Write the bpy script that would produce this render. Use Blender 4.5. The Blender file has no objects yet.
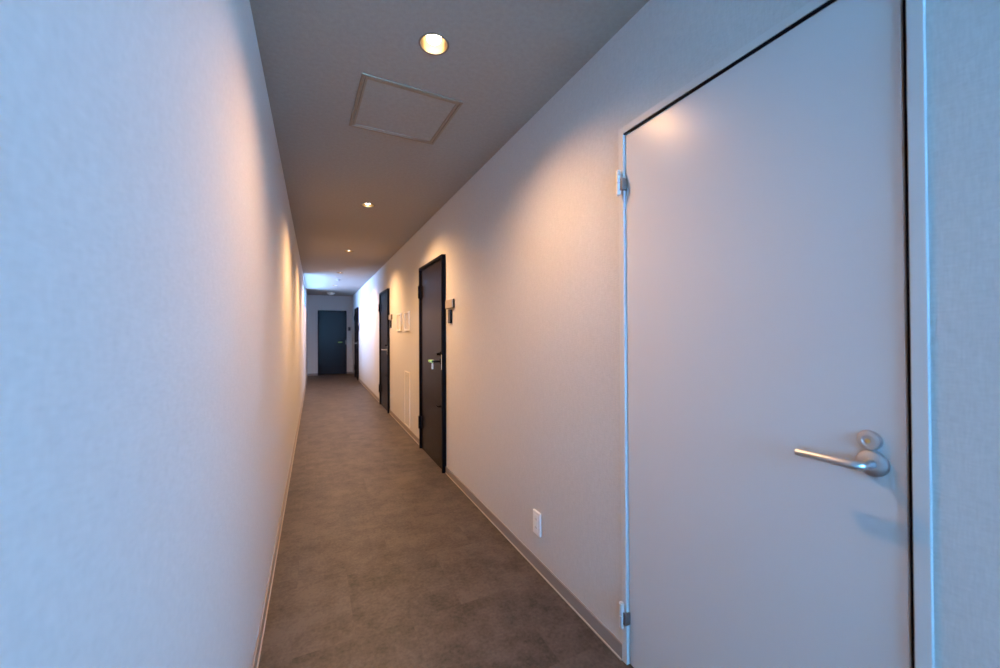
import bpy, bmesh, math
from mathutils import Matrix, Vector

S = bpy.context.scene
COL = S.collection

# ------------------------------------------------------------------ camera
YAW, PITCH, ROLL, EYE = 0.4438, 0.0082, -0.0049, 1.242
LEFT, RIGHT, END, BACK, HIGH = -0.2042, 1.0557, 12.9, -3.3, 2.4
MOUTH, HALL0, HALL1 = -0.6, -1.0, 3.6                            # the corridor opens into an entrance hall behind the viewer
fwd = Vector((math.sin(YAW)*math.cos(PITCH), math.cos(YAW)*math.cos(PITCH), math.sin(PITCH)))
r0 = Vector((math.cos(YAW), -math.sin(YAW), 0.0))
u0 = r0.cross(fwd)
rgt = math.cos(ROLL)*r0 + math.sin(ROLL)*u0
upv = math.cos(ROLL)*u0 - math.sin(ROLL)*r0
cd = bpy.data.cameras.new('camera')
cam = bpy.data.objects.new('camera', cd)
COL.objects.link(cam)
cam.matrix_world = Matrix(((rgt.x, upv.x, -fwd.x, 0), (rgt.y, upv.y, -fwd.y, 0), (rgt.z, upv.z, -fwd.z, EYE), (0, 0, 0, 1)))
cd.sensor_width = 36.0
cd.lens = 389.4*36.0/1000.0
cd.shift_y = -0.0043
cd.clip_start = 0.02
cd.dof.use_dof = True
cd.dof.focus_distance = 2.3
cd.dof.aperture_fstop = 2.2
S.camera = cam

# ------------------------------------------------------------------ world, daylight, exposure
S.view_settings.view_transform = 'Standard'
S.view_settings.look = 'None'
S.view_settings.exposure = 0.4
S.view_settings.gamma = 1.0
S.view_settings.use_curve_mapping = False
W = bpy.data.worlds.new('daylight')
S.world = W
W.use_nodes = True
bg = W.node_tree.nodes['Background']
# sky: deep blue behind the viewer, paler and brighter on the side of the far window (towards -x)
wn, wl = W.node_tree.nodes, W.node_tree.links
wtc = wn.new('ShaderNodeTexCoord')
wsx = wn.new('ShaderNodeSeparateXYZ')
wl.new(wtc.outputs['Generated'], wsx.inputs[0])
wmr = wn.new('ShaderNodeMapRange')
wmr.inputs['From Min'].default_value = -0.45
wmr.inputs['From Max'].default_value = -0.95
wl.new(wsx.outputs['X'], wmr.inputs['Value'])
wmx = wn.new('ShaderNodeMix')
wmx.data_type = 'RGBA'
wmx.inputs['A'].default_value = (5.6, 17.6, 34.5, 1)
wmx.inputs['B'].default_value = (7.5, 11.5, 23.0, 1)
wl.new(wmr.outputs['Result'], wmx.inputs['Factor'])
wl.new(wmx.outputs['Result'], bg.inputs['Color'])
bg.inputs['Strength'].default_value = 1.0
S.cycles.max_bounces = 10
S.cycles.diffuse_bounces = 7
S.cycles.glossy_bounces = 4
S.cycles.sample_clamp_indirect = 6.0
S.cycles.caustics_reflective = False
S.cycles.caustics_refractive = False

WIN = dict(y0=8.3, y1=11.1, z0=1.86, z1=2.39)          # high window in the left wall
TL = 0.10                                                        # thickness of the left wall
BWIN = dict(x0=-0.60, x1=3.20, z0=1.00, z1=2.20)           # glazing of the entrance hall


def portal(name, loc, rot, sx, sy):
    d = bpy.data.lights.new(name, 'AREA')
    d.shape = 'RECTANGLE'
    d.size, d.size_y = sx, sy
    d.cycles.is_portal = True
    o = bpy.data.objects.new(name, d)
    o.location = loc
    o.rotation_euler = rot
    COL.objects.link(o)


portal('daylight_portal', (LEFT - TL - 0.005, (WIN['y0'] + WIN['y1'])/2, (WIN['z0'] + WIN['z1'])/2), (0, -math.pi/2, 0),
       WIN['z1'] - WIN['z0'], WIN['y1'] - WIN['y0'])
portal('daylight_portal', ((BWIN['x0'] + BWIN['x1'])/2, BACK - 0.115, (BWIN['z0'] + BWIN['z1'])/2), (math.pi/2, 0, math.pi),
       BWIN['x1'] - BWIN['x0'], BWIN['z1'] - BWIN['z0'])
LAMP_COLOR = (1.0, 0.565, 0.26)
LAMP_WATTS = 68.0


# ------------------------------------------------------------------ materials
def new_mat(name):
    m = bpy.data.materials.new(name)
    m.use_nodes = True
    return m, m.node_tree, m.node_tree.nodes['Principled BSDF']


def plain(name, color, rough=0.5, metal=0.0, spec=0.5, grain=0.0, scale=60.0):
    m, nt, p = new_mat(name)
    p.inputs['Base Color'].default_value = (*color, 1)
    p.inputs['Roughness'].default_value = rough
    p.inputs['Metallic'].default_value = metal
    p.inputs['Specular IOR Level'].default_value = spec
    if grain:
        tc = nt.nodes.new('ShaderNodeTexCoord')
        n = nt.nodes.new('ShaderNodeTexNoise')
        n.inputs['Scale'].default_value = scale
        n.inputs['Detail'].default_value = 3
        b = nt.nodes.new('ShaderNodeBump')
        b.inputs['Strength'].default_value = grain
        b.inputs['Distance'].default_value = 0.001
        nt.links.new(tc.outputs['Object'], n.inputs['Vector'])
        nt.links.new(n.outputs['Fac'], b.inputs['Height'])
        nt.links.new(b.outputs['Normal'], p.inputs['Normal'])
    return m


def weave(name, color, var=0.09, bump=0.30):
    """Woven wallpaper: threads running both ways, in the plane of whatever wall it is on."""
    m, nt, p = new_mat(name)
    N, L = nt.nodes, nt.links
    p.inputs['Roughness'].default_value = 0.85
    p.inputs['Specular IOR Level'].default_value = 0.25
    tc = N.new('ShaderNodeTexCoord')
    outs = []
    for sc in ((420, 420, 42), (50, 50, 400), (380, 60, 380)):
        mp = N.new('ShaderNodeMapping')
        mp.inputs['Scale'].default_value = sc
        n = N.new('ShaderNodeTexNoise')
        n.inputs['Scale'].default_value = 1.0
        n.inputs['Detail'].default_value = 2.5
        L.new(tc.outputs['Object'], mp.inputs['Vector'])
        L.new(mp.outputs['Vector'], n.inputs['Vector'])
        outs.append(n.outputs['Fac'])
    a = N.new('ShaderNodeMath'); a.operation = 'ADD'
    L.new(outs[0], a.inputs[0]); L.new(outs[1], a.inputs[1])
    b = N.new('ShaderNodeMath'); b.operation = 'MULTIPLY_ADD'
    b.inputs[1].default_value = 0.6
    L.new(outs[2], b.inputs[0]); L.new(a.outputs[0], b.inputs[2])
    r = N.new('ShaderNodeMapRange')
    r.inputs['From Min'].default_value = 0.9
    r.inputs['From Max'].default_value = 1.7
    L.new(b.outputs[0], r.inputs['Value'])
    mx = N.new('ShaderNodeMix'); mx.data_type = 'RGBA'
    mx.inputs['A'].default_value = (*[c*(1 - var) for c in color], 1)
    mx.inputs['B'].default_value = (*[min(1, c*(1 + var)) for c in color], 1)
    L.new(r.outputs['Result'], mx.inputs['Factor'])
    L.new(mx.outputs['Result'], p.inputs['Base Color'])
    bp = N.new('ShaderNodeBump')
    bp.inputs['Strength'].default_value = bump
    bp.inputs['Distance'].default_value = 0.0012
    L.new(r.outputs['Result'], bp.inputs['Height'])
    L.new(bp.outputs['Normal'], p.inputs['Normal'])
    return m


def vinyl(name):
    """Mottled brown-grey vinyl tiles about half a metre square, each with its own tone."""
    m, nt, p = new_mat(name)
    N, L = nt.nodes, nt.links
    p.inputs['Roughness'].default_value = 0.5
    p.inputs['Specular IOR Level'].default_value = 0.45
    tc = N.new('ShaderNodeTexCoord')
    mp = N.new('ShaderNodeMapping')
    mp.inputs['Location'].default_value = (0.08, 0.13, 0)
    L.new(tc.outputs['Object'], mp.inputs['Vector'])
    br = N.new('ShaderNodeTexBrick')
    br.offset = 0.5
    br.inputs['Scale'].default_value = 1.0
    br.inputs['Brick Width'].default_value = 0.457
    br.inputs['Row Height'].default_value = 0.457
    br.inputs['Mortar Size'].default_value = 0.0006
    br.inputs['Color1'].default_value = (0.0, 0.0, 0.0, 1)
    br.inputs['Color2'].default_value = (1.0, 1.0, 1.0, 1)
    br.inputs['Mortar'].default_value = (0.2, 0.2, 0.2, 1)
    L.new(mp.outputs['Vector'], br.inputs['Vector'])
    # shift the cloud pattern from tile to tile
    sh = N.new('ShaderNodeVectorMath'); sh.operation = 'MULTIPLY_ADD'
    sh.inputs[1].default_value = (3.7, 5.1, 2.3)
    L.new(br.outputs['Color'], sh.inputs[0])
    L.new(tc.outputs['Object'], sh.inputs[2])
    big = N.new('ShaderNodeTexNoise')
    big.inputs['Scale'].default_value = 6.0
    big.inputs['Detail'].default_value = 9
    big.inputs['Roughness'].default_value = 0.78
    L.new(sh.outputs[0], big.inputs['Vector'])
    fine = N.new('ShaderNodeTexNoise')
    fine.inputs['Scale'].default_value = 70
    fine.inputs['Detail'].default_value = 4
    L.new(tc.outputs['Object'], fine.inputs['Vector'])
    ad = N.new('ShaderNodeMath'); ad.operation = 'MULTIPLY_ADD'
    ad.inputs[1].default_value = 0.36
    L.new(fine.outputs['Fac'], ad.inputs[0]); L.new(big.outputs['Fac'], ad.inputs[2])
    ad2 = N.new('ShaderNodeMath'); ad2.operation = 'MULTIPLY_ADD'
    ad2.inputs[1].default_value = 0.07
    L.new(br.outputs['Color'], ad2.inputs[0]); L.new(ad.outputs[0], ad2.inputs[2])
    cr = N.new('ShaderNodeValToRGB')
    cr.color_ramp.elements[0].position = 0.54
    cr.color_ramp.elements[0].color = (0.021, 0.0155, 0.012, 1)
    cr.color_ramp.elements[1].position = 0.84
    cr.color_ramp.elements[1].color = (0.097, 0.073, 0.058, 1)
    L.new(ad2.outputs[0], cr.inputs['Fac'])
    L.new(cr.outputs['Color'], p.inputs['Base Color'])
    bp = N.new('ShaderNodeBump')
    bp.inputs['Strength'].default_value = 0.15
    bp.inputs['Distance'].default_value = 0.001
    L.new(fine.outputs['Fac'], bp.inputs['Height'])
    L.new(bp.outputs['Normal'], p.inputs['Normal'])
    return m


def wood_dark(name):
    m, nt, p = new_mat(name)
    N, L = nt.nodes, nt.links
    p.inputs['Roughness'].default_value = 0.27
    p.inputs['Specular IOR Level'].default_value = 0.15
    tc = N.new('ShaderNodeTexCoord')
    mp = N.new('ShaderNodeMapping')
    mp.inputs['Scale'].default_value = (60, 60, 2.5)
    n = N.new('ShaderNodeTexNoise')
    n.inputs['Scale'].default_value = 1
    n.inputs['Detail'].default_value = 4
    cr = N.new('ShaderNodeValToRGB')
    cr.color_ramp.elements[0].color = (0.007, 0.0042, 0.0048, 1)
    cr.color_ramp.elements[1].color = (0.014, 0.009, 0.0098, 1)
    L.new(tc.outputs['Object'], mp.inputs['Vector'])
    L.new(mp.outputs['Vector'], n.inputs['Vector'])
    L.new(n.outputs['Fac'], cr.inputs['Fac'])
    L.new(cr.outputs['Color'], p.inputs['Base Color'])
    return m


def glass(name):
    m = bpy.data.materials.new(name)
    m.use_nodes = True
    nt = m.node_tree
    nt.nodes.clear()
    o = nt.nodes.new('ShaderNodeOutputMaterial')
    mx = nt.nodes.new('ShaderNodeMixShader')
    t = nt.nodes.new('ShaderNodeBsdfTransparent')
    g = nt.nodes.new('ShaderNodeBsdfGlossy')
    g.inputs['Roughness'].default_value = 0.05
    f = nt.nodes.new('ShaderNodeFresnel')
    f.inputs['IOR'].default_value = 1.2
    nt.links.new(f.outputs[0], mx.inputs[0])
    nt.links.new(t.outputs[0], mx.inputs[1])
    nt.links.new(g.outputs[0], mx.inputs[2])
    nt.links.new(mx.outputs[0], o.inputs['Surface'])
    return m


def glow(name, color, strength):
    m, nt, p = new_mat(name)
    p.inputs['Base Color'].default_value = (0.8, 0.8, 0.8, 1)
    p.inputs['Emission Color'].default_value = (*color, 1)
    p.inputs['Emission Strength'].default_value = strength
    return m


M = dict(
    wall=weave('woven_wallpaper', (0.615, 0.60, 0.585)),
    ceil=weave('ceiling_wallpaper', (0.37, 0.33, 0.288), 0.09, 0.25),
    floor=vinyl('mottled_vinyl_tile'),
    base=plain('baseboard_vinyl', (0.27, 0.225, 0.20), 0.5),
    toe=plain('baseboard_toe', (0.46, 0.38, 0.31), 0.45),
    grey=plain('pale_grey_steel', (0.66, 0.655, 0.66), 0.30, 0, 0.55, 0.05, 25),
    greyframe=plain('pale_grey_frame', (0.64, 0.63, 0.62), 0.4),
    leaf=wood_dark('charcoal_wood'),
    black=plain('black_steel', (0.003, 0.0035, 0.007), 0.45, 0.0, 0.06),
    satin=plain('satin_aluminium', (0.66, 0.68, 0.71), 0.34, 1.0),
    nickel=plain('nickel_hinge', (0.80, 0.78, 0.75), 0.45, 0.55),
    plate=plain('dull_hinge_plate', (0.25, 0.24, 0.23), 0.4, 0.8),
    brass=plain('brass_keyway', (0.75, 0.46, 0.16), 0.35, 1.0),
    green=plain('green_film', (0.36, 0.62, 0.16), 0.4),
    white=plain('white_plastic', (0.90, 0.89, 0.87), 0.38),
    sensor=plain('sensor_plastic', (0.42, 0.41, 0.41), 0.6, 0.0, 0.2),
    slot=plain('socket_slot', (0.03, 0.03, 0.03), 0.6),
    beige=plain('beige_plate', (0.38, 0.32, 0.25), 0.4),
    hatch=plain('hatch_aluminium', (0.29, 0.215, 0.15), 0.45, 0.0, 0.3),
    rim=plain('downlight_rim', (0.22, 0.17, 0.13), 0.6, 0.0, 0.1),
    reflector=plain('downlight_reflector', (0.50, 0.35, 0.18), 0.30, 1.0),
    bulb=glow('lit_lamp', (1.0, 0.82, 0.58), 8.0),
    winframe=plain('window_frame_white', (0.75, 0.75, 0.75), 0.4),
    pane=glass('clear_glass'),
)


# ------------------------------------------------------------------ mesh helpers
def box(bm, a, b, bev=0.0):
    (x0, y0, z0), (x1, y1, z1) = a, b
    mtx = Matrix.Translation(((x0 + x1)/2, (y0 + y1)/2, (z0 + z1)/2)) @ Matrix.Diagonal((abs(x1 - x0), abs(y1 - y0), abs(z1 - z0), 1))
    g = bmesh.ops.create_cube(bm, size=1.0, matrix=mtx)
    if bev:
        es = list({e for v in g['verts'] for e in v.link_edges})
        bmesh.ops.bevel(bm, geom=es, offset=bev, segments=2, profile=0.6, affect='EDGES')


def rod(bm, p, q, r, r2=None, seg=20, cap=True):
    p, q = Vector(p), Vector(q)
    d = q - p
    mtx = Matrix.Translation((p + q)/2) @ d.to_track_quat('Z', 'Y').to_matrix().to_4x4()
    bmesh.ops.create_cone(bm, cap_ends=cap, segments=seg, radius1=r, radius2=r if r2 is None else r2, depth=d.length, matrix=mtx)


def lathe(bm, prof, seg=40, mtx=Matrix.Identity(4)):
    """prof: (radius, height) pairs turned about local Z."""
    rings = []
    for rr, z in prof:
        if rr < 1e-6:
            rings.append([bm.verts.new(mtx @ Vector((0, 0, z)))])
        else:
            rings.append([bm.verts.new(mtx @ Vector((rr*math.cos(2*math.pi*k/seg), rr*math.sin(2*math.pi*k/seg), z))) for k in range(seg)])
    for a, b in zip(rings, rings[1:]):
        for k in range(seg):
            j = (k + 1) % seg
            if len(a) == 1 and len(b) == 1:
                continue
            if len(a) == 1:
                bm.faces.new((a[0], b[j], b[k]))
            elif len(b) == 1:
                bm.faces.new((a[k], a[j], b[0]))
            else:
                bm.faces.new((a[k], a[j], b[j], b[k]))


def tube(bm, pts, radii, seg=16):
    """A bent bar through pts with round caps."""
    pts = [Vector(p) for p in pts]
    rings = []
    ref = Vector((0, 0, 1))
    for i, p in enumerate(pts):
        t = (pts[min(i + 1, len(pts) - 1)] - pts[max(i - 1, 0)]).normalized()
        s = t.cross(ref)
        if s.length < 1e-4:
            s = t.cross(Vector((1, 0, 0)))
        s.normalize()
        n = s.cross(t)
        rings.append([bm.verts.new(p + radii[i]*(math.cos(2*math.pi*k/seg)*s + math.sin(2*math.pi*k/seg)*n)) for k in range(seg)])
    for a, b in zip(rings, rings[1:]):
        for k in range(seg):
            j = (k + 1) % seg
            bm.faces.new((a[k], a[j], b[j], b[k]))
    bm.faces.new(rings[0])
    bm.faces.new(rings[-1])


def build(name, bm, mat, parent=None, smooth=False, loc=None, rotz=0.0):
    bmesh.ops.recalc_face_normals(bm, faces=bm.faces[:])
    me = bpy.data.meshes.new(name)
    bm.to_mesh(me)
    bm.free()
    me.materials.append(mat)
    if smooth:
        for f in me.polygons:
            f.use_smooth = True
        me.set_sharp_from_angle(angle=math.radians(38))
    o = bpy.data.objects.new(name, me)
    COL.objects.link(o)
    if parent:
        o.parent = parent
    if loc:
        o.location = loc
        o.rotation_euler = (0, 0, rotz)
    return o


def empty(name, loc, rotz=0.0):
    o = bpy.data.objects.new(name, None)
    o.empty_display_size = 0.1
    o.location = loc
    o.rotation_euler = (0, 0, rotz)
    COL.objects.link(o)
    return o


def tag(o, label, cat, group=None):
    o['label'] = label
    o['category'] = cat
    if group:
        o['group'] = group
    return o


def struct(o, label=None):
    o['kind'] = 'structure'
    if label:
        o['label'] = label
    return o


def copy_tree(o, parent=None):
    c = o.copy()
    COL.objects.link(c)
    if parent:
        c.parent = parent
    for ch in o.children:
        copy_tree(ch, c)
    return c


# ------------------------------------------------------------------ room shell
T = 0.11                                                         # wall thickness
TOP = 2.62
LIGHTS = [(0.432, 1.512 + 2.157*k) for k in range(5)]
HATCH = (0.180, 0.664, 1.819, 2.307)
# doors in the right wall: (near edge, far edge, top)
D0 = (0.318, 1.145, 2.017)
D1 = (3.345, 4.200, 1.947)
D2 = (6.230, 7.090, 1.947)
D3 = (10.98, 11.83, 1.947)
D4 = (0.078, 0.884, 1.947)                                       # across the end wall, in x

bm = bmesh.new()
box(bm, (LEFT - TL, MOUTH, -0.08), (RIGHT + T + 0.05, END + T + 0.05, 0.0))
box(bm, (HALL0 - T, BACK - T, -0.08), (HALL1 + T, MOUTH, 0.0))
struct(build('floor', bm, M['floor']))

# ceiling: a skin with a round hole over every downlight, and a slab above
bm = bmesh.new()
HOLE, CELL, SEG = 0.056, 0.09, 40


def quad(x0, y0, x1, y1, z=HIGH):
    bm.faces.new([bm.verts.new(v) for v in ((x0, y0, z), (x1, y0, z), (x1, y1, z), (x0, y1, z))])


cx = LIGHTS[0][0]
X0, X1, Y0, Y1 = LEFT - 0.02, RIGHT + 0.02, MOUTH - 0.02, END + 0.02
quad(HALL0 - 0.02, BACK - 0.02, HALL1 + 0.02, Y0)
quad(X0, Y0, cx - CELL, Y1)
quad(cx + CELL, Y0, X1, Y1)
edges = [Y0]
for _, ly in LIGHTS:
    edges += [ly - CELL, ly + CELL]
edges.append(Y1)
for i in range(0, len(edges), 2):
    quad(cx - CELL, edges[i], cx + CELL, edges[i + 1])
for _, ly in LIGHTS:
    inner, outer = [], []
    for k in range(SEG):
        a = 2*math.pi*(k + 0.5)/SEG
        c, s = math.cos(a), math.sin(a)
        inner.append(bm.verts.new((cx + HOLE*c, ly + HOLE*s, HIGH)))
        q = CELL/max(abs(c), abs(s))
        outer.append(bm.verts.new((cx + q*c, ly + q*s, HIGH)))
    for k in range(SEG):
        j = (k + 1) % SEG
        bm.faces.new((inner[k], inner[j], outer[j], outer[k]))
    for sx, sy in ((1, 1), (-1, 1), (-1, -1), (1, -1)):          # square corners
        near = sorted(range(SEG), key=lambda k: (outer[k].co.x - cx - sx*CELL)**2 + (outer[k].co.y - ly - sy*CELL)**2)[:2]
        bm.faces.new((outer[near[0]], outer[near[1]], bm.verts.new((cx + sx*CELL, ly + sy*CELL, HIGH))))
box(bm, (LEFT - TL, MOUTH, 2.55), (RIGHT + T + 0.05, END + T + 0.05, TOP))
box(bm, (HALL0 - T, BACK - T, 2.55), (HALL1 + T, MOUTH, TOP))
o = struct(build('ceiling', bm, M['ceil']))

# right wall: solid between the doors, lintels above them, unseen light-blocking panels added behind each door
bm = bmesh.new()
s = MOUTH
for d in (D0, D1, D2, D3):
    box(bm, (RIGHT, s, 0), (RIGHT + T, d[0] + 0.006, 2.55))
    box(bm, (RIGHT, d[0] + 0.006, d[2] - 0.006), (RIGHT + T, d[1] - 0.006, 2.55))
    box(bm, (RIGHT + T, d[0] - 0.02, 0), (RIGHT + T + 0.03, d[1] + 0.02, d[2] + 0.02))
    s = d[1] - 0.006
box(bm, (RIGHT, s, 0), (RIGHT + T, END + T, 2.55))
struct(build('wall_right', bm, M['wall']))

# left wall with the high window opening
bm = bmesh.new()
box(bm, (LEFT - TL, MOUTH, 0), (LEFT, WIN['y0'], 2.55))
box(bm, (LEFT - TL, WIN['y1'], 0), (LEFT, END + T, 2.55))
box(bm, (LEFT - TL, WIN['y0'], 0), (LEFT, WIN['y1'], WIN['z0']))
box(bm, (LEFT - TL, WIN['y0'], WIN['z1']), (LEFT, WIN['y1'], 2.55))
struct(build('wall_left', bm, M['wall']))

# end wall with the last door
bm = bmesh.new()
box(bm, (LEFT, END, 0), (D4[0] + 0.006, END + T, 2.55))
box(bm, (D4[1] - 0.006, END, 0), (RIGHT, END + T, 2.55))
box(bm, (D4[0] + 0.006, END, D4[2] - 0.006), (D4[1] - 0.006, END + T, 2.55))
box(bm, (D4[0] - 0.02, END + T, 0), (D4[1] + 0.02, END + T + 0.03, D4[2] + 0.02))  # unseen panel added behind the door to keep outside light from leaking in
struct(build('wall_end', bm, M['wall']))

# wall behind the viewer, with its glazing
bm = bmesh.new()
b = BWIN
box(bm, (HALL0, BACK - T, 0), (b['x0'], BACK, 2.55))
box(bm, (b['x1'], BACK - T, 0), (HALL1, BACK, 2.55))
box(bm, (HALL0 - T, BACK - T, 0), (HALL0, MOUTH, 2.55))
box(bm, (HALL1, BACK - T, 0), (HALL1 + T, MOUTH, 2.55))
box(bm, (HALL0 - T, MOUTH, 0), (LEFT - TL, MOUTH + T, 2.55))
box(bm, (RIGHT + T, MOUTH, 0), (HALL1 + T, MOUTH + T, 2.55))
box(bm, (b['x0'], BACK - T, 0), (b['x1'], BACK, b['z0']))
box(bm, (b['x0'], BACK - T, b['z1']), (b['x1'], BACK, 2.55))
struct(build('wall_back', bm, M['wall']))


def window(name, label, axis, plane, a0, a1, z0, z1, mull):
    """axis 0: in a wall of constant x; axis 1: in a wall of constant y. plane is the outer face."""
    def pt(a, d, z):
        return (plane + d, a, z) if axis == 0 else (a, plane + d, z)
    f = bmesh.new()
    w = 0.03
    box(f, pt(a0, 0.02, z0), pt(a1, 0.06, z0 + w)); box(f, pt(a0, 0.02, z1 - w), pt(a1, 0.06, z1))
    box(f, pt(a0, 0.02, z0 + w), pt(a0 + w, 0.06, z1 - w)); box(f, pt(a1 - w, 0.02, z0 + w), pt(a1, 0.06, z1 - w))
    for k in range(1, mull):
        c = a0 + (a1 - a0)*k/mull
        box(f, pt(c - w/2, 0.022, z0 + w), pt(c + w/2, 0.058, z1 - w))
    o = struct(build(name, f, M['winframe']), label)
    g = bmesh.new()
    box(g, pt(a0 + w, 0.036, z0 + w), pt(a1 - w, 0.040, z1 - w))
    build('pane', g, M['pane'], o)


window('window_1', 'high bright window at the far end of the left wall', 0, LEFT - TL, WIN['y0'], WIN['y1'], WIN['z0'], WIN['z1'], 2)
window('window_2', 'wide entrance window behind the viewer, at the near end of the corridor', 1, BACK - T, b['x0'], b['x1'], b['z0'], b['z1'], 4)


# baseboards with a thin pale toe along the floor
def baseboard(name, runs, axis, face, out):
    o = None
    f, t = bmesh.new(), bmesh.new()
    for a0, a1 in runs:
        for bmx, d0, d1, z0, z1, bv in ((f, 0.0, 0.008, 0.004, 0.060, 0.0025), (t, 0.0, 0.0125, 0.0, 0.0055, 0.0015)):
            p, q = face + out*d0, face + out*d1
            if axis == 0:
                box(bmx, (min(p, q), a0, z0), (max(p, q), a1, z1), bv)
            else:
                box(bmx, (a0, min(p, q), z0), (a1, max(p, q), z1), bv)
    o = struct(build(name, f, M['base']))
    build('toe_strip', t, M['toe'], o)


baseboard('baseboard_right', [(MOUTH, D0[0]), (D0[1], D1[0]), (D1[1], D2[0]), (D2[1], D3[0]), (D3[1], END)], 0, RIGHT, -1)
baseboard('baseboard_left', [(MOUTH, END)], 0, LEFT, 1)
baseboard('baseboard_end', [(LEFT + 0.013, D4[0]), (D4[1], RIGHT - 0.013)], 1, END, -1)


# ------------------------------------------------------------------ doors
# local frame of a door: x from latch edge to hinge edge, y out of the wall into the corridor, z up
def u_frame(bm, w, h, face, y0, y1, bev):
    box(bm, (0, y0, 0), (face, y1, h), bev)
    box(bm, (w - face, y0, 0), (w, y1, h), bev)
    box(bm, (face, y0, h - face), (w - face, y1, h), bev)


def grey_door(name, label, loc, rotz, w, h):
    root = struct(empty(name, loc, rotz), label)
    face = 0.025
    f = bmesh.new()
    u_frame(f, w, h, face, -0.105, 0.006, 0.002)
    st = 0.014                                                    # door stop behind the leaf
    box(f, (face, -0.07, 0), (face + st, -0.050, h - face)); box(f, (w - face - st, -0.07, 0), (w - face, -0.050, h - face))
    box(f, (face + st, -0.07, h - face - st), (w - face - st, -0.050, h - face))
    build('frame', f, M['greyframe'], root)
    g = bmesh.new()                                               # black strips standing in for shade in the gap and under the header
    box(g, (face, -0.049, 0), (face + 0.010, -0.012, h - face)); box(g, (face + 0.008, -0.049, h - face - 0.006), (w - face, 0.0035, h - face))
    build('gap_shade_strip', g, M['black'], root)
    l = bmesh.new()
    box(l, (face + 0.0105, -0.042, 0.006), (w - face - 0.003, -0.004, h - face - 0.0065), 0.0015)
    leaf = build('leaf', l, M['grey'], root)
    for z in (1.805, 0.185):                                      # two lift-off hinges on the far jamb
        hb = bmesh.new()
        xh = w - face + 0.010
        rod(hb, (xh, 0.0215, z - 0.045), (xh, 0.0215, z - 0.0015), 0.0088)
        rod(hb, (xh, 0.0215, z + 0.0015), (xh, 0.0215, z + 0.045), 0.0088)
        rod(hb, (xh, 0.0215, z - 0.049), (xh, 0.0215, z + 0.049), 0.0050)
        hp = bmesh.new()
        box(hp, (xh - 0.0200, -0.003, z - 0.030), (xh - 0.0145, 0.0215, z + 0.014), 0.001)
        box(hp, (xh - 0.0150, 0.0165, z - 0.030), (xh - 0.0050, 0.0215, z + 0.014), 0.001)
        box(hb, (xh - 0.003, 0.0095, z - 0.020), (xh + 0.003, 0.016, z + 0.040), 0.0008)
        hinge = build('hinge', hb, M['nickel'], root, True)
        build('hinge_plate', hp, M['plate'], hinge)
    # lever handle: domed rose, neck, bent lever
    hx, hz = 0.087, 0.9645
    to_y = Matrix.Rotation(-math.pi/2, 4, 'X')                   # local Z of the lathe -> +y
    h_ = bmesh.new()
    at = Matrix.Translation((hx, -0.004, hz)) @ to_y
    lathe(h_, [(0.027, 0.0), (0.027, 0.004), (0.0255, 0.008), (0.021, 0.0105), (0.013, 0.012), (0.0, 0.012)], 40, at)
    handle = build('lever_handle', h_, M['satin'], root, True)
    lv = bmesh.new()
    pts = [(hx, 0.006, hz), (hx, 0.025, hz)]
    for k in range(7):
        a = math.pi/2*k/6
        pts.append((hx + 0.017*(1 - math.cos(a)), 0.032 + 0.017*math.sin(a), hz))
    pts += [(hx + 0.06, 0.0495, hz), (hx + 0.117, 0.0490, hz - 0.001), (hx + 0.1186, 0.0490, hz - 0.001)]
    rad = [0.0095, 0.009] + [0.0085]*7 + [0.0078, 0.0075, 0.0062]
    tube(lv, pts, rad)
    build('lever', lv, M['satin'], handle, True)
    # cylinder lock above the lever
    c = bmesh.new()
    at = Matrix.Translation((hx + 0.0045, -0.004, 1.0115)) @ to_y
    lathe(c, [(0.0205, 0.0), (0.0205, 0.005), (0.019, 0.0085), (0.0155, 0.010), (0.0105, 0.010), (0.0095, 0.0085), (0.0, 0.0085)], 36, at)
    cyl = build('lock_cylinder', c, M['satin'], root, True)
    k_ = bmesh.new()
    rod(k_, (hx + 0.0055, 0.0035, 1.0105), (hx + 0.0055, 0.0055, 1.0105), 0.0048)
    box(k_, (hx + 0.0047, 0.0052, 1.007), (hx + 0.0063, 0.0062, 1.014))
    build('keyway', k_, M['brass'], cyl, True)
    sp = bmesh.new()
    box(sp, (face - 0.0005, -0.03, hz - 0.03), (face + 0.0015, -0.006, hz + 0.03), 0.0004)
    build('strike_plate', sp, M['nickel'], root)
    return root


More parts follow.
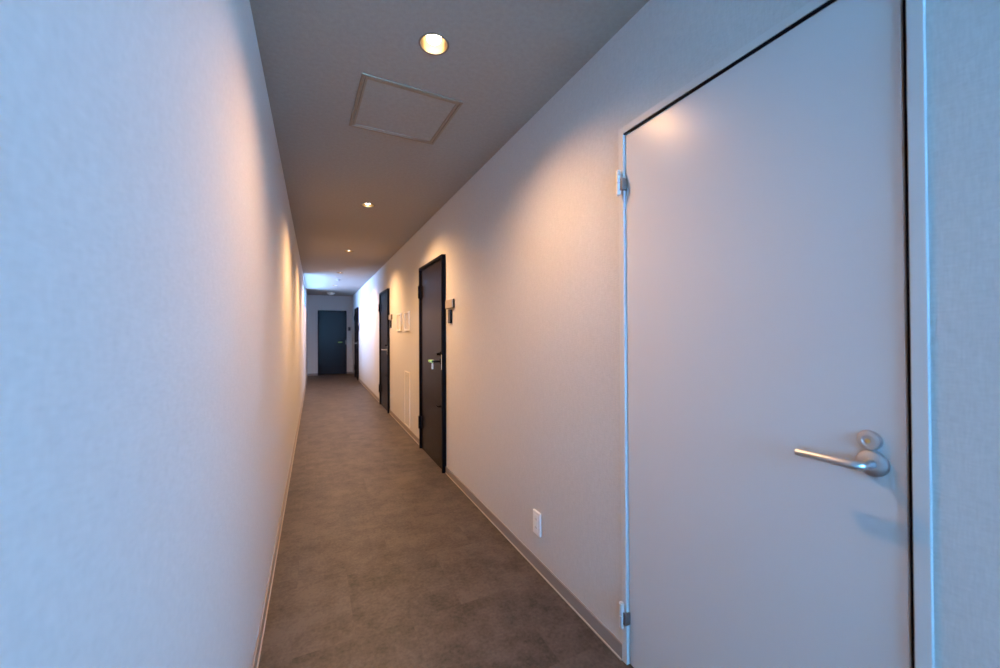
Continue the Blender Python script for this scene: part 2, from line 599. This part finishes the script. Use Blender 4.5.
def dark_door(name, label, loc, rotz, w, h, sleeve):
    root = struct(empty(name, loc, rotz), label)
    face = 0.028
    f = bmesh.new()
    u_frame(f, w, h, face, -0.105, 0.036, 0.002)
    st = 0.014
    box(f, (face, -0.05, 0), (face + st, -0.022, h - face)); box(f, (w - face - st, -0.05, 0), (w - face, -0.022, h - face))
    box(f, (face + st, -0.05, h - face - st), (w - face - st, -0.022, h - face))
    build('frame', f, M['black'], root)
    l = bmesh.new()
    box(l, (face + 0.004, -0.020, 0.006), (w - face - 0.003, 0.018, h - face - 0.004), 0.0015)
    build('leaf', l, M['leaf'], root)
    for z in (1.685, 0.285):
        hb = bmesh.new()
        xh = w - face + 0.001
        rod(hb, (xh, 0.040, z - 0.066), (xh, 0.040, z - 0.002), 0.011)
        rod(hb, (xh, 0.040, z + 0.002), (xh, 0.040, z + 0.066), 0.011)
        rod(hb, (xh, 0.040, z - 0.070), (xh, 0.040, z + 0.070), 0.006)
        box(hb, (xh - 0.050, 0.0175, z - 0.062), (xh - 0.004, 0.0225, z + 0.062), 0.001)
        box(hb, (xh - 0.008, 0.0205, z - 0.062), (xh - 0.004, 0.036, z + 0.062), 0.001)
        box(hb, (xh + 0.003, 0.0355, z - 0.062), (xh + 0.022, 0.0390, z + 0.062), 0.001)
        build('hinge', hb, M['black'], root, True)
    hx, hz = 0.098, 0.985
    to_y = Matrix.Rotation(-math.pi/2, 4, 'X')
    h_ = bmesh.new()
    lathe(h_, [(0.026, 0), (0.026, 0.006), (0.023, 0.009), (0.0, 0.009)], 32, Matrix.Translation((hx, 0.0175, hz)) @ to_y)
    handle = build('lever_handle', h_, M['black'], root, True)
    lv = bmesh.new()
    pts = [(hx, 0.024, hz), (hx, 0.060, hz)]
    for k in range(6):
        a = math.pi/2*k/5
        pts.append((hx + 0.018*(1 - math.cos(a)), 0.066 + 0.018*math.sin(a), hz))
    n = len(pts)
    pts += [(hx + 0.08, 0.085, hz - 0.001), (hx + 0.135, 0.085, hz - 0.002), (hx + 0.138, 0.085, hz - 0.002)]
    tube(lv, pts, [0.010]*n + [0.0095, 0.0095, 0.008])
    build('lever', lv, M['black'] if sleeve else M['satin'], handle, True)
    if sleeve:
        sl = bmesh.new()
        pts = [(hx + 0.030 + 0.118*k/6, 0.0852, hz - 0.0005 - 0.0005*k) for k in range(7)]
        tube(sl, pts, [0.0128, 0.0138, 0.0138, 0.0138, 0.0138, 0.0138, 0.0120])
        sv = build('lever_sleeve', sl, M['green'], handle, True)
        sv['label'] = 'bright green protective sleeve'
    c = bmesh.new()
    at = Matrix.Translation((hx, 0.0175, 1.052)) @ to_y
    lathe(c, [(0.024, 0), (0.024, 0.006), (0.021, 0.010), (0.012, 0.011), (0.0115, 0.036), (0.009, 0.039), (0.0, 0.039)], 28, at)
    build('lock_cylinder', c, M['black'], root, True)
    sp = bmesh.new()
    box(sp, (0.012, 0.0355, 0.915), (face - 0.003, 0.0370, 1.050), 0.0006)
    pl = build('strike_plate', sp, M['nickel'], root)
    pl['label'] = 'bright metal lock plate'
    b_ = bmesh.new()
    lathe(b_, [(0.016, 0), (0.016, 0.004), (0.007, 0.006), (0.007, 0.030)], 24, Matrix.Translation((hx - 0.03, 0.0175, 0.580)) @ to_y)
    tube(b_, [(hx - 0.036, 0.048, 0.580), (hx - 0.02, 0.049, 0.580), (hx + 0.02, 0.049, 0.580), (hx + 0.045, 0.048, 0.580)], [0.006, 0.008, 0.008, 0.006])
    build('lower_handle', b_, M['black'], root, True)
    return root


HALF = math.pi/2
grey_door('door_1', 'pale grey steel door with silver lever, nearest on the right wall', (RIGHT, D0[0], 0), HALF, D0[1] - D0[0], D0[2])
dark_door('door_2', 'dark brown door with black frame, nearest of the dark doors on the right wall', (RIGHT, D1[0], 0), HALF, D1[1] - D1[0], D1[2], True)
dark_door('door_3', 'second dark door on the right wall, shining blue from the window', (RIGHT, D2[0], 0), HALF, D2[1] - D2[0], D2[2], False)
dark_door('door_4', 'dark door on the right wall beside the far corner', (RIGHT, D3[0], 0), HALF, D3[1] - D3[0], D3[2], False)
dark_door('door_5', 'dark door facing down the corridor in the end wall', (D4[1], END, 0), math.pi, D4[1] - D4[0], D4[2], True)


# ------------------------------------------------------------------ paper tag hanging from the nearest dark door's lever
def hang_tag(loc, rotz, label):
    root = tag(empty('hang_tag', loc, rotz), label, 'tag')
    c = bmesh.new()
    bmesh.ops.create_cone(c, cap_ends=False, segments=6, radius1=0.001, radius2=0.001, depth=0.001)
    c.clear()
    ring = [(0, 0.0165*math.cos(2*math.pi*k/20), 0.0165*math.sin(2*math.pi*k/20)) for k in range(21)]
    tube(c, ring, [0.0012]*21, 8)
    build('string', c, M['white'], root, True)
    p = bmesh.new()
    prof = [(-0.009, -0.070), (0.009, -0.070), (0.009, -0.026), (0.004, -0.0165), (-0.004, -0.0165), (-0.009, -0.026)]
    va = [p.verts.new((0.002, y, z)) for y, z in prof]
    vb = [p.verts.new((-0.002, y, z)) for y, z in prof]
    p.faces.new(va); p.faces.new(vb[::-1])
    for i in range(6):
        j = (i + 1) % 6
        p.faces.new((va[i], vb[i], vb[j], va[j]))
    build('tag_card', p, M['white'], root)
    return root


hang_tag((RIGHT - 0.0852, D1[0] + 0.098 + 0.042, 0.984), HALF, 'small white tag hanging from the green lever of the nearest dark door')


# ------------------------------------------------------------------ right wall fittings
def nameplate(loc, rotz, label):
    """Shallow beige holder: base, raised face."""
    root = tag(empty('nameplate', loc, rotz), label, 'nameplate', 'nameplates beside the dark doors')
    b_ = bmesh.new()
    box(b_, (-0.100, 0, -0.038), (0.100, 0.012, 0.038), 0.003)
    build('backing', b_, M['black'], root)
    f = bmesh.new()
    box(f, (-0.098, 0.0115, -0.036), (0.098, 0.021, 0.036), 0.004)
    build('face_plate', f, M['beige'], root)
    return root


def keypad(loc, rotz, label):
    root = tag(empty('keypad', loc, rotz), label, 'keypad', 'black keypads beside the dark doors')
    b_ = bmesh.new()
    box(b_, (-0.035, 0, -0.058), (0.035, 0.017, 0.058), 0.004)
    build('body', b_, M['black'], root)
    f = bmesh.new()
    box(f, (-0.029, 0.0165, -0.052), (0.029, 0.020, 0.052), 0.0015)
    build('cover', f, plain('keypad_cover', (0.030, 0.031, 0.038), 0.3), root)
    return root


for k, (yc, which) in enumerate(((3.20, 'the nearest dark door'), (6.10, 'the second dark door, below right of its top'), (10.84, 'the far corner dark door'))):
    where = ('nearest dark door', 'second dark door, before the white wall frames', 'dark door by the far corner')[k]
    nameplate((RIGHT, yc, 1.492), HALF, 'beige nameplate on the right wall beside the ' + where)
    keypad((RIGHT, yc, 1.385), HALF, 'black keypad under the nameplate beside the ' + where)
keypad(((0.928 + 0.998)/2, END, 1.388), math.pi, 'black keypad on the end wall right of the end door')


def wall_frame(y0, y1, label):
    root = tag(empty('wall_frame', (RIGHT, y0, 1.275), HALF), label, 'wall frame', 'small white frames on the right wall')
    w, h, t = y1 - y0, 0.24, 0.019
    f = bmesh.new()
    box(f, (0, 0, 0), (w, 0.014, t), 0.002); box(f, (0, 0, h - t), (w, 0.014, h), 0.002)
    box(f, (0, 0, t), (t, 0.014, h - t), 0.002); box(f, (w - t, 0, t), (w, 0.014, h - t), 0.002)
    build('rim', f, M['white'], root)
    p = bmesh.new()
    box(p, (t, 0, t), (w - t, 0.004, h - t))
    build('panel', p, M['wall'], root)


wall_frame(4.80, 5.08, 'white wall frame nearer to the nearest dark door')
wall_frame(5.30, 5.58, 'white wall frame nearer to the second dark door')

# tall, narrow access panel above the baseboard
root = tag(empty('access_panel', (RIGHT, 4.80, 0.075), HALF), 'tall narrow access panel with pale edges low on the right wall', 'access panel')
f = bmesh.new()
w, h, t = 0.29, 0.685, 0.011
box(f, (0, 0, 0), (w, 0.009, t), 0.001); box(f, (0, 0, h - t), (w, 0.009, h), 0.001)
box(f, (0, 0, t), (t, 0.009, h - t), 0.001); box(f, (w - t, 0, t), (w, 0.009, h - t), 0.001)
build('rim', f, plain('panel_rim', (0.86, 0.82, 0.77), 0.45), root)
p = bmesh.new()
box(p, (t, 0, t), (w - t, 0.006, h - t))
build('panel', p, M['wall'], root)
c = bmesh.new()
lathe(c, [(0.014, 0), (0.014, 0.002), (0.010, 0.003), (0, 0.003)], 24, Matrix.Translation((w/2, 0.006, h - 0.05)) @ Matrix.Rotation(-HALF, 4, 'X'))
build('latch', c, M['beige'], root, True)

# wall socket
root = tag(empty('wall_socket', (RIGHT, 1.733, 0.186), HALF), 'white double wall socket low on the right wall above the baseboard', 'socket')
f = bmesh.new()
box(f, (0, 0, 0), (0.070, 0.0115, 0.120), 0.003)
build('cover_plate', f, M['white'], root)
f = bmesh.new()
box(f, (0.020, 0.011, 0.016), (0.050, 0.0135, 0.104), 0.0012)
body = build('socket_body', f, M['white'], root)
for zc in (0.038, 0.082):
    g = bmesh.new()
    box(g, (0.0285, 0.0130, zc - 0.005), (0.0305, 0.0138, zc + 0.004)); box(g, (0.0395, 0.0130, zc - 0.005), (0.0415, 0.0138, zc + 0.004))
    build('socket_slots', g, M['slot'], body)

# ------------------------------------------------------------------ ceiling fittings
hx0, hx1, hy0, hy1 = HATCH
root = tag(empty('ceiling_hatch', ((hx0 + hx1)/2, (hy0 + hy1)/2, HIGH), math.radians(2.2)), 'square ceiling inspection hatch with thin beige metal frame', 'ceiling hatch')
hw, hl = (hx1 - hx0)/2, (hy1 - hy0)/2
f = bmesh.new()


def ring(bm, w, l, t, z0, z1, bev):
    box(bm, (-w, -l, z0), (w, -l + t, z1), bev); box(bm, (-w, l - t, z0), (w, l, z1), bev)
    box(bm, (-w, -l + t, z0), (-w + t, l - t, z1), bev); box(bm, (w - t, -l + t, z0), (w, l - t, z1), bev)


ring(f, hw, hl, 0.014, -0.007, 0.0, 0.002)
build('outer_frame', f, M['hatch'], root)
f = bmesh.new()
ring(f, hw - 0.0165, hl - 0.0165, 0.013, -0.006, 0.0, 0.0015)
inner = build('inner_frame', f, M['hatch'], root)
f = bmesh.new()
box(f, (-hw + 0.0295, -hl + 0.0295, -0.003), (hw - 0.0295, hl - 0.0295, 0.0))
build('panel', f, M['ceil'], root)

WHERE = ['recessed ceiling downlight nearest the viewer, beside the hatch', 'recessed ceiling downlight beyond the hatch, second in the row',
         'third recessed ceiling downlight, before the second dark door', 'fourth recessed ceiling downlight, just before the tiny ceiling sensor',
         'farthest recessed ceiling downlight, near the bright window']


def downlight(loc):
    root = empty('downlight', loc)
    f = bmesh.new()
    lathe(f, [(0.0535, 0.012), (0.0535, -0.0015), (0.0550, -0.0030), (0.0595, -0.0025), (0.0610, -0.0002), (0.0610, 0.0)], 48)
    build('trim_ring', f, M['rim'], root, True)
    f = bmesh.new()
    lathe(f, [(0.0533, 0.000), (0.0520, 0.010), (0.0480, 0.022), (0.0400, 0.034), (0.0380, 0.036), (0.0, 0.036)], 48)
    build('reflector', f, M['reflector'], root, True)
    f = bmesh.new()
    lathe(f, [(0.0, 0.0040), (0.010, 0.0052), (0.020, 0.0095), (0.0275, 0.0170), (0.0305, 0.028), (0.0305, 0.0355)], 40)
    build('lamp', f, M['bulb'], root, True)
    return root


proto = downlight((*LIGHTS[0], HIGH))
for k, (lx, ly) in enumerate(LIGHTS):
    d = proto if k == 0 else copy_tree(proto)
    d.location = (lx, ly, HIGH)
    tag(d, WHERE[k], 'downlight', 'recessed ceiling downlights')
    ld = bpy.data.lights.new('downlight_beam', 'SPOT')
    ld.energy = LAMP_WATTS if k < 4 else LAMP_WATTS*0.8
    ld.color = LAMP_COLOR
    ld.spot_size = math.radians(147)
    ld.spot_blend = 1.0
    ld.shadow_soft_size = 0.02
    lo = bpy.data.objects.new('downlight_beam', ld)
    lo.location = (0, 0, -0.006)
    lo.parent = d
    COL.objects.link(lo)


def detector(name, loc, label, cat, r, hgt, mat):
    root = tag(empty(name, loc), label, cat)
    f = bmesh.new()
    lathe(f, [(r, 0.0), (r, -0.35*hgt), (r*0.93, -0.45*hgt), (0.0, -0.45*hgt)], 40)
    build('base', f, mat, root, True)
    f = bmesh.new()
    lathe(f, [(r*0.70, -0.449*hgt), (r*0.68, -0.75*hgt), (r*0.5, -0.95*hgt), (r*0.2, -hgt), (0.0, -hgt)], 40)
    build('sensor_dome', f, mat, root, True)


detector('smoke_detector', (0.415, 12.02, HIGH), 'white round smoke detector on the ceiling before the end wall', 'smoke detector', 0.105, 0.055, M['white'])
detector('motion_sensor', (0.453, 8.99, HIGH), 'tiny pale ceiling sensor just beyond the fourth downlight', 'ceiling sensor', 0.045, 0.03, M['sensor'])
